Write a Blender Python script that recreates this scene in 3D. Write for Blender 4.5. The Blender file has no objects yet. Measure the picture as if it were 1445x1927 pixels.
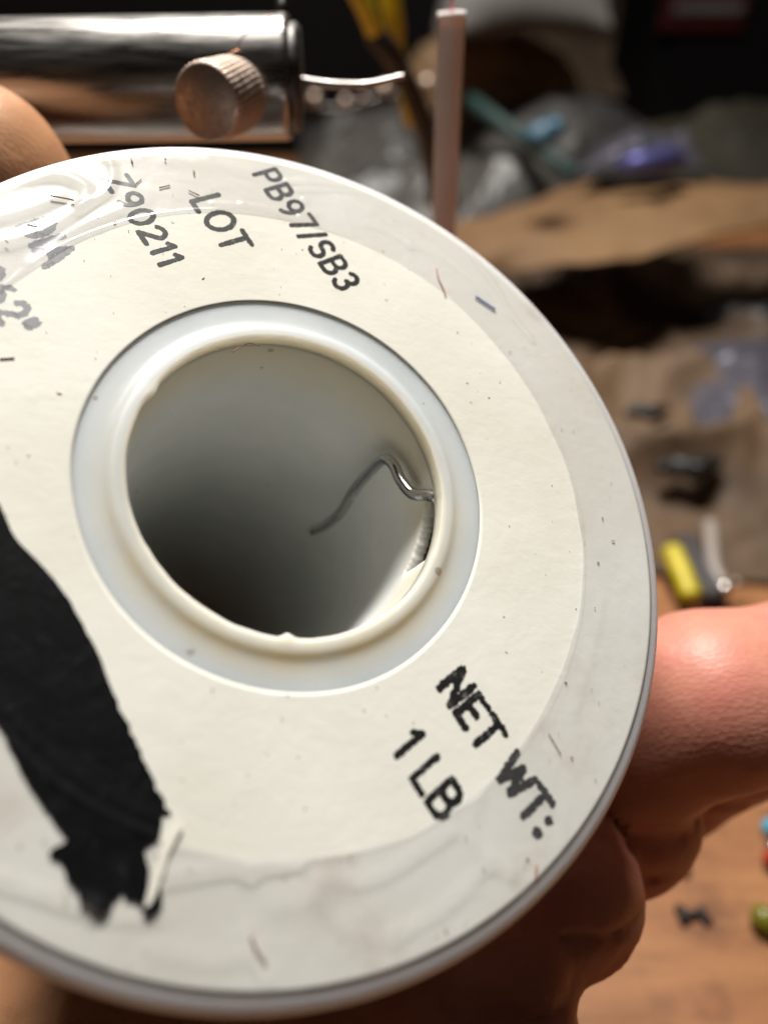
import bpy, math, random
import numpy as np
from mathutils import Vector, Matrix
random.seed(7); rng = np.random.default_rng(11)
scene = bpy.context.scene
C = scene.collection

# ------------------------------------------------------------------ camera
K = 10.0                                      # the little scene is built ten times life size
MM = 0.001*K
FPX, PX, PY = 1400.0, 627.34, 850.84          # focal length and optical centre in photo pixels
TH = math.radians(35)
CAMH = 140.0
RIGHT = np.array([1.0, 0, 0]); DOWN = np.array([0, -math.sin(TH), -math.cos(TH)]); FWD = np.array([0, math.cos(TH), -math.sin(TH)])
CAMP = np.array([0, 0, CAMH])
cd = bpy.data.cameras.new('camera'); cam = bpy.data.objects.new('camera', cd); C.objects.link(cam)
cam.matrix_world = Matrix(((1, 0, 0, 0), (0, -DOWN[1], -FWD[1], 0), (0, -DOWN[2], -FWD[2], CAMH*MM), (0, 0, 0, 1)))
cd.sensor_fit = 'VERTICAL'; cd.sensor_height = 24; cd.sensor_width = 24*1445/1927
cd.lens = 24*FPX/1927
cd.shift_x = (722.5-PX)/1927; cd.shift_y = -(963.5-PY)/1927
cd.clip_start = 0.004*K; cd.clip_end = 20*K
cd.dof.use_dof = True; cd.dof.focus_distance = 0.0595*K; cd.dof.aperture_fstop = 9.2/K
scene.camera = cam
scene.view_settings.view_transform = 'Standard'; scene.view_settings.look = 'None'
scene.view_settings.exposure = 0.0; scene.view_settings.gamma = 1

# ------------------------------------------------------------------ light (a dim room and a desk lamp overhead)
w = bpy.data.worlds.new("World"); scene.world = w; w.use_nodes = True
w.node_tree.nodes['Background'].inputs[0].default_value = (1.0, 0.86, 0.70, 1)
w.node_tree.nodes['Background'].inputs[1].default_value = 0.014
def area(name, loc, target, size, energy, col, sy=None, shape='DISK'):
    ld = bpy.data.lights.new(name, 'AREA'); ld.shape = shape if sy is None else 'RECTANGLE'; ld.size = size*K
    if sy: ld.size_y = sy*K
    ld.energy = energy*K*K; ld.color = col
    o = bpy.data.objects.new(name, ld); C.objects.link(o); o.location = Vector(loc)*K
    o.rotation_euler = (Vector(target)-Vector(loc)).to_track_quat('-Z', 'Y').to_euler(); return o
area('desk_lamp_light', (-0.025, 0.25, 0.48), (0.0, 0.05, 0.09), 0.13, 4.05, (1.0, 0.968, 0.91))
area('left_fill_light', (-0.9, -0.6, 0.9), (0.0, 0.2, 0.05), 0.6, 0.12, (0.82, 0.9, 1.0))  # weak cool fill from camera left; no window is known there
area('background_fill_light', (0.3, 0.9, 1.6), (0.1, 0.7, 0), 0.5, 0.8, (1.0, 0.86, 0.68))  # added fill to lift the dim background, no ceiling fitting seen

# ------------------------------------------------------------------ helpers
def ray(px, py): return ((px-PX)/FPX)*RIGHT + ((py-PY)/FPX)*DOWN + FWD
def U(px, py, Z):                       # a point at a distance of Z mm in front of the camera, in world mm
    return CAMP + ray(px, py)*Z
def D(px, py, h=0.0):                   # the point at height h mm above the table
    r = ray(px, py); return CAMP + r*((h-CAMH)/r[2])
Cc = np.array([-2.93864545, 1.71188079, 55.06382755]); Nc = np.array([0.32918896, -0.4237626, -0.84383641])
def c2w(v): return v[0]*RIGHT + v[1]*DOWN + v[2]*FWD
SN = c2w(Nc); SC = CAMP + c2w(Cc)
E1 = c2w(np.array([1, 0, 0.0])); E1 = E1-(E1@SN)*SN; E1 /= np.linalg.norm(E1); E2 = np.cross(SN, E1)
SM = Matrix(((E1[0], E2[0], SN[0], SC[0]*MM), (E1[1], E2[1], SN[1], SC[1]*MM), (E1[2], E2[2], SN[2], SC[2]*MM), (0, 0, 0, 1)))
def S(px, py, off=0.0):                 # a point of the label plane (spool's own x, y in mm)
    r = ray(px, py); c = SC+SN*off
    t = ((c-CAMP)@SN)/(r@SN); q = CAMP+r*t-c
    return np.array([q@E1, q@E2])
def L(px, py, Z):                       # spool-local coordinates of U()
    q = U(px, py, Z)-SC; return np.array([q@E1, q@E2, q@SN])

def mesh(name, verts, faces, mat=None, parent=None, smooth=True, scale=MM):
    m = bpy.data.meshes.new(name)
    v = np.asarray(verts, float)*scale
    m.from_pydata(v.tolist(), [], [tuple(int(i) for i in f) for f in faces]); m.update()
    if smooth: m.polygons.foreach_set('use_smooth', [True]*len(m.polygons))
    o = bpy.data.objects.new(name, m); C.objects.link(o)
    if mat: m.materials.append(mat)
    if parent: o.parent = parent
    return o
def empty(name, label=None, cat=None, loc=(0, 0, 0), group=None):
    o = bpy.data.objects.new(name, None); o.empty_display_size = 0.1; C.objects.link(o)
    o.location = Vector(loc)*MM
    if label: tag(o, label, cat, group)
    return o
def tag(o, label, cat, group=None):
    o['label'] = label; o['category'] = cat
    if group: o['group'] = group
    return o
def lathe(prof, seg=192, close=False, jit=None):
    prof = np.array(prof, float); a = np.arange(seg)*2*math.pi/seg
    V = []
    for i, (r, z) in enumerate(prof):
        rr = r + (jit(i, a) if jit else 0)
        V.append(np.stack([rr*np.cos(a), rr*np.sin(a), np.full(seg, z)], 1))
    V = np.concatenate(V); F = []
    n = len(prof)
    for i in range(n if close else n-1):
        j = (i+1) % n
        for k in range(seg):
            l = (k+1) % seg; F.append((i*seg+k, i*seg+l, j*seg+l, j*seg+k))
    return V, F
def frames(P):
    P = np.array(P, float); T = np.gradient(P, axis=0); T /= np.linalg.norm(T, axis=1)[:, None]+1e-12
    up = np.array([0.13, 0.31, 0.94]); N = []
    n = np.cross(T[0], up); n /= np.linalg.norm(n)
    for t in T:
        n = n-(n@t)*t; n /= np.linalg.norm(n)+1e-12; N.append(n.copy())
    N = np.array(N); return P, T, N, np.cross(T, N)
def spline(P, n=8):
    P = np.array(P, float); Q = np.vstack([2*P[0]-P[1], P, 2*P[-1]-P[-2]]); out = []
    for i in range(1, len(Q)-2):
        for t in np.linspace(0, 1, n, endpoint=False):
            a, b, c, d = Q[i-1], Q[i], Q[i+1], Q[i+2]
            out.append(.5*((2*b)+(-a+c)*t+(2*a-5*b+4*c-d)*t*t+(-a+3*b-3*c+d)*t**3))
    out.append(P[-1]); return np.array(out)
def tube(P, R, seg=12, cap=True):
    P, T, N, B = frames(P); R = np.broadcast_to(R, (len(P),)); a = np.arange(seg)*2*math.pi/seg
    V = np.concatenate([P[i]+R[i]*(np.cos(a)[:, None]*N[i]+np.sin(a)[:, None]*B[i]) for i in range(len(P))])
    F = [(i*seg+k, i*seg+(k+1) % seg, (i+1)*seg+(k+1) % seg, (i+1)*seg+k) for i in range(len(P)-1) for k in range(seg)]
    if cap: F.append(tuple(range(seg))[::-1]); F.append(tuple((len(P)-1)*seg+k for k in range(seg)))
    return V, F
def merge(parts):
    V, F, o = [], [], 0
    for v, f in parts:
        V.append(np.asarray(v, float)); F += [tuple(i+o for i in q) for q in f]; o += len(v)
    return np.concatenate(V), F
def axis_frame(d):
    d = np.array(d, float); d /= np.linalg.norm(d); a = np.cross(d, [0.1, 0.2, 1.0]); a /= np.linalg.norm(a)
    return np.stack([a, np.cross(d, a), d], 1)
def place(VF, origin, d):               # turn a lathe shape so its z axis points along d
    V, F = VF; return np.asarray(V)@axis_frame(d).T+np.asarray(origin), F

# cheap value noise on arrays
_T = rng.random((64, 64, 64)).astype(np.float32)
def vnoise(p):
    p = np.asarray(p, np.float32); i = np.floor(p).astype(int); f = p-i; f = f*f*(3-2*f); i &= 63; j = (i+1) & 63
    x0, y0, z0 = i[..., 0], i[..., 1], i[..., 2]; x1, y1, z1 = j[..., 0], j[..., 1], j[..., 2]; fx, fy, fz = f[..., 0], f[..., 1], f[..., 2]
    a = _T[x0, y0, z0]*(1-fx)+_T[x1, y0, z0]*fx; b = _T[x0, y1, z0]*(1-fx)+_T[x1, y1, z0]*fx
    c = _T[x0, y0, z1]*(1-fx)+_T[x1, y0, z1]*fx; d = _T[x0, y1, z1]*(1-fx)+_T[x1, y1, z1]*fx
    return ((a*(1-fy)+b*fy)*(1-fz)+(c*(1-fy)+d*fy)*fz)*2-1
def n2(x, y, s, z=0.0): return vnoise(np.stack([x*s+31.7, y*s+17.3, np.full_like(x*s, z+5.5)], -1))

# ------------------------------------------------------------------ materials
def mat(name, col=(.8, .8, .8), rough=.5, metal=0.0, **kw):
    if 'Subsurface_Scale' in kw: kw['Subsurface_Scale'] *= K
    m = bpy.data.materials.new(name); m.use_nodes = True; b = m.node_tree.nodes['Principled BSDF']
    b.inputs['Subsurface Radius'].default_value = (.6, .5, .45); b.inputs['Base Color'].default_value = (*col, 1); b.inputs['Roughness'].default_value = rough; b.inputs['Metallic'].default_value = metal
    for k, v in kw.items():
        k = k.replace('_', ' ')
        if k in b.inputs: b.inputs[k].default_value = v
    return m
def nodes(m): return m.node_tree.nodes, m.node_tree.links, m.node_tree.nodes['Principled BSDF']
def noise_node(m, scale, detail=4, rough=.55, vec=None, sc3=None, dist=0):
    N, Lk, b = nodes(m); t = N.new('ShaderNodeTexCoord'); mp = N.new('ShaderNodeMapping')
    Lk.new(t.outputs['Object'], mp.inputs[0]); mp.inputs['Scale'].default_value = sc3 or (1, 1, 1)
    n = N.new('ShaderNodeTexNoise'); n.inputs['Scale'].default_value = scale/K; n.inputs['Detail'].default_value = detail
    n.inputs['Roughness'].default_value = rough; n.inputs['Distortion'].default_value = dist; Lk.new(mp.outputs[0], n.inputs['Vector']); return n
def ramp(m, src, stops):
    N, Lk, b = nodes(m); r = N.new('ShaderNodeValToRGB'); Lk.new(src, r.inputs[0]); e = r.color_ramp.elements
    while len(e) < len(stops): e.new(.5)
    for x, (p, c) in zip(e, stops): x.position = p; x.color = (*c, 1) if len(c) == 3 else c
    return r
def bump(m, src, strength, dist):
    N, Lk, b = nodes(m); u = N.new('ShaderNodeBump'); u.inputs['Strength'].default_value = strength; u.inputs['Distance'].default_value = dist*K
    Lk.new(src, u.inputs['Height'])
    old = b.inputs['Normal'].links
    if old: Lk.new(old[0].from_socket, u.inputs['Normal'])
    Lk.new(u.outputs[0], b.inputs['Normal']); return u
def mixc(m, fac, a, b_, mode='MIX'):
    N, Lk, b = nodes(m); x = N.new('ShaderNodeMix'); x.data_type = 'RGBA'; x.blend_type = mode
    for s, v in ((0, fac), (6, a), (7, b_)):
        if hasattr(v, 'links'): Lk.new(v, x.inputs[s])
        else: x.inputs[s].default_value = v if s == 0 else (*v, 1)
    return x.outputs[2]
def math_(m, op, a, b_=0.0, clamp=False):
    N, Lk, _ = nodes(m); x = N.new('ShaderNodeMath'); x.operation = op; x.use_clamp = clamp
    for s, v in ((0, a), (1, b_)):
        if hasattr(v, 'links'): Lk.new(v, x.inputs[s])
        else: x.inputs[s].default_value = v
    return x.outputs[0]
def speckle(m, scale, thr, vec=None):   # small irregular dots: voronoi distance under a threshold
    N, Lk, b = nodes(m); t = N.new('ShaderNodeTexCoord'); v = N.new('ShaderNodeTexVoronoi'); v.inputs['Scale'].default_value = scale/K
    Lk.new(t.outputs['Object'], v.inputs['Vector']); rnd = N.new('ShaderNodeSeparateColor'); Lk.new(v.outputs['Color'], rnd.inputs[0])
    lim = math_(m, 'MULTIPLY', math_(m, 'POWER', rnd.outputs[0], 6.0), thr)
    return math_(m, 'LESS_THAN', v.outputs['Distance'], lim)

# paper
M_paper = mat('label_paper', (.82, .80, .71), .72, Specular_IOR_Level=.25)
nz = noise_node(M_paper, 90, 3); r = ramp(M_paper, nz.outputs[0], [(.35, (.795, .78, .71)), (.65, (.835, .82, .75))])
sp = speckle(M_paper, 420, .06)
N_, Lk, b = nodes(M_paper); lowf = noise_node(M_paper, 26, 5, .6); lr = ramp(M_paper, lowf.outputs[0], [(.38, (.90, .885, .85)), (.58, (1, 1, 1))])
base_ = mixc(M_paper, 1.0, r.outputs[0], lr.outputs[0], 'MULTIPLY')
Lk.new(mixc(M_paper, math_(M_paper, 'MULTIPLY', sp, .6), base_, (.16, .12, .09)), b.inputs['Base Color'])
nb = noise_node(M_paper, 160, 3, .6, sc3=(1, 2.6, 1), dist=.8); bump(M_paper, nb.outputs[0], .05, .0004)
nb = noise_node(M_paper, 900, 5, .6, sc3=(1, 1, 1)); bump(M_paper, nb.outputs[0], .16, .00015)
nb = noise_node(M_paper, 330, 2, .5, dist=1.2); bump(M_paper, nb.outputs[0], .12, .0002)
# milky plastic
def plastic(name, stain_glow=False, sss=1.0, dark=1.0):
    # the bore is the same moulding, colour lightened in place of light reaching inside
    m = mat(name, (.74, .765, .76), .38, Subsurface_Weight=sss, Subsurface_Scale=.0028, Specular_IOR_Level=.35)
    N_, Lk, b = nodes(m); b.inputs['Subsurface Radius'].default_value = (1.0, .93, .86)
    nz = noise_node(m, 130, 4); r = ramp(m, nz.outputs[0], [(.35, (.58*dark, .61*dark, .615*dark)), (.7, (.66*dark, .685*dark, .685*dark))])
    col = r.outputs[0]
    if stain_glow:
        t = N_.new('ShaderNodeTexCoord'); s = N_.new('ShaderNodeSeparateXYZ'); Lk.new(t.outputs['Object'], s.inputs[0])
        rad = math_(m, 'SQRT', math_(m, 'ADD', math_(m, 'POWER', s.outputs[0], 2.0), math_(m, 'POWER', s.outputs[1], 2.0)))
        d = math_(m, 'ABSOLUTE', math_(m, 'SUBTRACT', rad, .0133*K))
        band = math_(m, 'SUBTRACT', 1.0, math_(m, 'DIVIDE', d, .0017*K), True)
        side = math_(m, 'MULTIPLY_ADD', s.outputs[1], -45.0/K); side_n = side.node; side_n.inputs[2].default_value = .35; side_n.use_clamp = True
        nn = noise_node(m, 240, 3)
        f = math_(m, 'MULTIPLY', math_(m, 'MULTIPLY', band, side), math_(m, 'MULTIPLY', nn.outputs[0], 1.5), True)
        col = mixc(m, f, col, (.70, .60, .41))
        # tan glow of light through the plastic, painted inside the mouth of the bore
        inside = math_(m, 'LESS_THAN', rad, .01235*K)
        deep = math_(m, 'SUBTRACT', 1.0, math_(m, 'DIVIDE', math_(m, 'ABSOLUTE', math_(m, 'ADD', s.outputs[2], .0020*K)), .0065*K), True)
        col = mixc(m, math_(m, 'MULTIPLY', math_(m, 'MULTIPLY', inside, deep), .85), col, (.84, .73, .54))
    if stain_glow:
        col = mixc(m, math_(m, 'MULTIPLY', math_(m, 'GREATER_THAN', rad, .024*K), .95), col, (.93, .915, .88))  # same plastic, rim painted lighter to make up for shade on its edge
    sp = speckle(m, 620, .22); nm = noise_node(m, 150, 2)
    f = math_(m, 'MULTIPLY', sp, math_(m, 'GREATER_THAN', nm.outputs[0], .5))
    col = mixc(m, math_(m, 'MULTIPLY', f, .6), col, (.30, .22, .15))
    Lk.new(col, b.inputs['Base Color'])
    nb = noise_node(m, 2500, 3); bump(m, nb.outputs[0], .12, .0001); return m
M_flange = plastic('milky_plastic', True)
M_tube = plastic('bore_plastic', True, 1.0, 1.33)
# ink
def ink(name, col, sc=1500, thr=.40):
    m = mat(name, col, .55, Specular_IOR_Level=.3); n = noise_node(m, sc, 4, .7)
    r = ramp(m, n.outputs[0], [(thr-.08, (.16, .155, .15)), (thr+.03, col)])
    m.node_tree.links.new(r.outputs[0], m.node_tree.nodes['Principled BSDF'].inputs['Base Color']); return m
M_ink = ink('stamp_ink', (.012, .012, .012)); M_inkfade = ink('faded_stamp_ink', (.26, .26, .28), 1200, .45)
M_marker = mat('black_marker', (.008, .007, .010), .62, Specular_IOR_Level=.10)
n = noise_node(M_marker, 420, 6, .7, dist=2.0); r = ramp(M_marker, n.outputs[0], [(.50, (.003, .003, .0035)), (.64, (.007, .007, .008)), (.76, (.055, .054, .062))])
M_marker.node_tree.links.new(r.outputs[0], M_marker.node_tree.nodes['Principled BSDF'].inputs['Base Color'])
bump(M_marker, n.outputs[0], .5, .0002)
# tape: thin clear film with a slight milky haze, dust stuck to its glue
M_tape = bpy.data.materials.new('clear_tape'); M_tape.use_nodes = True
N_, Lk, b = nodes(M_tape); out = N_['Material Output']
b.inputs['Base Color'].default_value = (.66, .665, .70, 1); b.inputs['Roughness'].default_value = .16; b.inputs['Specular IOR Level'].default_value = .5
tr = N_.new('ShaderNodeBsdfTransparent'); tr.inputs[0].default_value = (.95, .95, .965, 1)
gl = N_.new('ShaderNodeBsdfGlossy'); gl.inputs['Roughness'].default_value = .22
df = N_.new('ShaderNodeBsdfDiffuse')
nz = noise_node(M_tape, 160, 4, .6)
rr_ = ramp(M_tape, nz.outputs[0], [(.3, (.045, .045, .045)), (.72, (.13, .13, .13))])
sp = speckle(M_tape, 420, .09)
nz2 = noise_node(M_tape, 75, 4, .65)
smear = ramp(M_tape, nz2.outputs[0], [(.48, (.88, .88, .90)), (.64, (.66, .60, .55))])
col = mixc(M_tape, sp, smear.outputs[0], (.22, .12, .09)); Lk.new(col, df.inputs[0])
sm_ = ramp(M_tape, nz2.outputs[0], [(.50, (0, 0, 0)), (.68, (.42, .42, .42))])
fac = math_(M_tape, 'MAXIMUM', math_(M_tape, 'MAXIMUM', rr_.outputs[0], sm_.outputs[0]), math_(M_tape, 'MULTIPLY', sp, .6))
mx1 = N_.new('ShaderNodeMixShader'); tl = N_.new('ShaderNodeBsdfTranslucent'); Lk.new(col, tl.inputs[0]); mx0 = N_.new('ShaderNodeMixShader'); mx0.inputs[0].default_value = .4
Lk.new(df.outputs[0], mx0.inputs[1]); Lk.new(tl.outputs[0], mx0.inputs[2])
Lk.new(fac, mx1.inputs[0]); Lk.new(tr.outputs[0], mx1.inputs[1]); Lk.new(mx0.outputs[0], mx1.inputs[2])
fr = N_.new('ShaderNodeLayerWeight'); fr.inputs[0].default_value = .5
mx2 = N_.new('ShaderNodeMixShader'); Lk.new(math_(M_tape, 'ADD', math_(M_tape, 'MULTIPLY', math_(M_tape, 'POWER', fr.outputs[1], 4.0), .9), .05), mx2.inputs[0]); Lk.new(mx1.outputs[0], mx2.inputs[1]); Lk.new(gl.outputs[0], mx2.inputs[2])
nb = noise_node(M_tape, 230, 3, .5); bp = N_.new('ShaderNodeBump'); bp.inputs['Strength'].default_value = .25; bp.inputs['Distance'].default_value = .0003*K
Lk.new(nb.outputs[0], bp.inputs['Height']); Lk.new(bp.outputs[0], gl.inputs['Normal']); 
Lk.new(mx2.outputs[0], out.inputs[0]); N_.remove(b)
# metals
def metal(name, col, rough, nsc=None, sc3=(1, 1, 1), amp=.15):
    m = mat(name, col, rough, 1.0)
    if nsc:
        n = noise_node(m, nsc, 4, .6, sc3=sc3); bump(m, n.outputs[0], amp, .0001)
        N_, Lk, b = nodes(m); r = ramp(m, n.outputs[0], [(.3, (rough*.7,)*3), (.7, (min(1, rough*1.5),)*3)]); Lk.new(r.outputs[0], b.inputs['Roughness'])
    return m
M_chrome = metal('brushed_chrome', (.31, .295, .28), .30, 420, (.3, 3, 3), .22)
M_screw = metal('turned_steel', (.46, .36, .30), .55, 1500, amp=.04)
M_dark = metal('blackened_steel', (.10, .095, .09), .45, 600)
M_solder = metal('solder', (.60, .60, .62), .20, 900, amp=.2)
M_copper = mat('copper', (.75, .35, .20), .35, 1.0)
M_black = mat('black_plastic', (.010, .009, .009), .5)
M_yellow = mat('yellow_plastic', (.62, .50, .015), .45)
_n = noise_node(M_yellow, 200, 3); _r = ramp(M_yellow, _n.outputs[0], [(.3, (.50, .40, .012)), (.7, (.66, .54, .02))]); M_yellow.node_tree.links.new(_r.outputs[0], M_yellow.node_tree.nodes['Principled BSDF'].inputs['Base Color'])

# ------------------------------------------------------------------ setting: the table top
M_wood = mat('worn_wood', (.3, .16, .08), .55)
n1 = noise_node(M_wood, 10, 6, .6, sc3=(1, 7, 1), dist=.6)
r = ramp(M_wood, n1.outputs[0], [(.30, (.26, .095, .032)), (.48, (.37, .16, .058)), (.62, (.42, .195, .078)), (.78, (.34, .13, .045))])
n2_ = noise_node(M_wood, 55, 5, .65); r2 = ramp(M_wood, n2_.outputs[0], [(.50, (1, 1, 1)), (.66, (.42, .36, .36))])
n3_ = noise_node(M_wood, 70, 5, .6, sc3=(1, 9, 1)); r3 = ramp(M_wood, n3_.outputs[0], [(.35, (.72, .70, .68)), (.6, (1, 1, 1))])
c = mixc(M_wood, .8, r.outputs[0], r2.outputs[0], 'MULTIPLY'); c = mixc(M_wood, .7, c, r3.outputs[0], 'MULTIPLY')
M_wood.node_tree.links.new(c, M_wood.node_tree.nodes['Principled BSDF'].inputs['Base Color'])
bump(M_wood, n3_.outputs[0], .3, .0004)
o = mesh('tabletop', [(-900, -300, 0), (900, -300, 0), (900, 1600, 0), (-900, 1600, 0), (-900, -300, -25), (900, -300, -25), (900, 1600, -25), (-900, 1600, -25)],
         [(0, 1, 2, 3), (4, 7, 6, 5), (0, 4, 5, 1), (1, 5, 6, 2), (2, 6, 7, 3), (3, 7, 4, 0)], M_wood, smooth=False); o['kind'] = 'structure'
M_wall = mat('dark_wall', (.035, .028, .024), .8)
_n = noise_node(M_wall, 6, 4); _r = ramp(M_wall, _n.outputs[0], [(.3, (.012, .01, .009)), (.7, (.035, .028, .024))]); M_wall.node_tree.links.new(_r.outputs[0], M_wall.node_tree.nodes['Principled BSDF'].inputs['Base Color'])
o = mesh('wall', [(-1500, 1700, -700), (1500, 1700, -700), (1500, 1700, 1500), (-1500, 1700, 1500), (-1500, 1760, -700), (1500, 1760, -700), (1500, 1760, 1500), (-1500, 1760, 1500)],
         [(0, 1, 2, 3), (4, 7, 6, 5), (0, 4, 5, 1), (1, 5, 6, 2), (2, 6, 7, 3), (3, 7, 4, 0)], M_wall, smooth=False); o['kind'] = 'structure'

# ================================================================== THE SPOOL
spool = empty('solder_spool', 'white plastic solder spool with stamped paper label and wide open bore, held in the hand', 'spool')
spool.matrix_world = SM
# flange
fil = [(31.8+.88*math.sin(t), -.15-.88*(1-math.cos(t))) for t in np.linspace(0, math.pi/2, 7)]
fil2 = [(32.08+.6*math.cos(t), -1.4-.6*math.sin(t)) for t in np.linspace(0, math.pi/2, 4)]
prof = [(13.75, -2.6), (13.75, -1.2), (12.06, -1.2), (12.03, -.6), (12.02, .20), (12.03, .25), (12.07, .27), (12.3, .265), (12.7, .23), (12.92, .20), (13.05, .15), (13.2, .05), (13.4, -.05), (13.65, -.105), (13.9, -.125), (14.3, -.14), (14.9, -.145)]
prof += [(r, -.15) for r in (15.55, 18, 21, 24, 27, 29, 30.3)] + fil + fil2 + [(31, -2.0), (24, -2.2), (20, -2.6)]
def jit(i, a):
    if 3 <= i <= 8:
        v = .035*vnoise(np.stack([np.cos(a)*9+20, np.sin(a)*9+20, np.full_like(a, i*.2)], -1))+.02*vnoise(np.stack([np.cos(a)*40+50, np.sin(a)*40+50, np.full_like(a, i*.4)], -1))
        q = S(542, 1192, .3); a0 = math.atan2(q[1], q[0]); da = (a-a0+math.pi) % (2*math.pi)-math.pi
        v = v-.35*np.exp(-(da/.035)**2)
        q = S(300, 735, .3); a0 = math.atan2(q[1], q[0]); da = (a-a0+math.pi) % (2*math.pi)-math.pi
        return v-.30*np.exp(-(da/.05)**2)
    return 0
V, F = lathe(prof, 384, True, jit)
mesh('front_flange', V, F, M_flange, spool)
# hub tube with a slot where the solder tail comes in
qa = L(812, 925, 60.3); qb = L(793, 1062, 58.2)
A0, A1 = math.atan2(qb[1], qb[0]), math.atan2(qa[1], qa[0])
seg = 360; zs = list(np.concatenate([np.linspace(-1.2, -7, 24), np.linspace(-7.9, -75, 60)])); V, F = [], []
for z in zs:
    for k in range(seg):
        a = 2*math.pi*k/seg; V.append((12.10*math.cos(a), 12.10*math.sin(a), z))
def in_slot(k, i):
    a = 2*math.pi*(k+.5)/seg; a = (a+math.pi) % (2*math.pi)-math.pi; z = (zs[i]+zs[i+1])/2
    return A0 < a < A1+.02 and z > -(2.6+3.0*(1-(a-A0)/(A1-A0)))
for i in range(len(zs)-1):
    for k in range(seg):
        if not in_slot(k, i): F.append((i*seg+k, (i+1)*seg+k, (i+1)*seg+(k+1) % seg, i*seg+(k+1) % seg))
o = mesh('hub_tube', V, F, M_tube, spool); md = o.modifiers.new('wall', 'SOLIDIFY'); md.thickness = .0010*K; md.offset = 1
md.offset = 1.0
prof = [(13.8, -75), (31.4, -75), (31.9, -75.5), (31.9, -77), (31.4, -77.4), (12.1, -77.4), (12.1, -75)]
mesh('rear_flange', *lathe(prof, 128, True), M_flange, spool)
# wound solder: one helical layer that can be seen through the slot, on a full core
turns = []
for lay, r0 in ((0, 15.0), (1, 21.5)):
    n = 3600; t = np.linspace(0, 67*2*math.pi, n); P = np.stack([r0*np.cos(t), r0*np.sin(t), -3.3-t/(2*math.pi)*1.04], 1)
    turns.append(tube(P, .5, 6, True))
core = lathe([(14.6, -3.0), (21.1, -3.0), (21.1, -74.4), (14.6, -74.4)], 96, True)
mesh('solder_winding', *merge(turns+[core]), metal('dull_solder', (.20, .19, .18), .5, 900), spool)
tail = spline([L(840, 944, 60.0), L(822, 938, 60.2), L(803, 932, 61), L(776, 929, 62), L(755, 905, 63), L(740, 875, 64), L(722, 864, 65), L(695, 889, 67), L(665, 925, 69.3), L(640, 965, 71.3), L(612, 988, 73), L(588, 998, 74.3)], 8)
mesh('solder_tail', *tube(tail, .50, 16), M_solder, spool)

# label ------------------------------------------------------------
def annulus(r0, r1, nr, ns, hf, rin=None, rout=None):
    a = np.arange(ns)*2*math.pi/ns; rs = np.linspace(0, 1, nr)
    R0 = np.full(ns, r0) if rin is None else r0+rin(a); R1 = np.full(ns, r1) if rout is None else r1+rout(a)
    RR = R0[None]*(1-rs[:, None])+R1[None]*rs[:, None]; X = RR*np.cos(a); Y = RR*np.sin(a); Z = hf(X, Y)
    V = np.stack([X, Y, Z], -1).reshape(-1, 3)
    F = [(i*ns+k, (i+1)*ns+k, (i+1)*ns+(k+1) % ns, i*ns+(k+1) % ns) for i in range(nr-1) for k in range(ns)]
    return V, F
V, F = annulus(15.5, 31.45, 60, 480, lambda X, Y: .006*n2(X, Y, .5)+.0*X, rin=lambda a: .04*vnoise(np.stack([np.cos(a)*3+9, np.sin(a)*3+9, a*0], -1)))
label = mesh('paper_label', V, F, M_paper, spool)
md = label.modifiers.new('t', 'SOLIDIFY'); md.thickness = .00013*K; md.offset = -1

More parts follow.
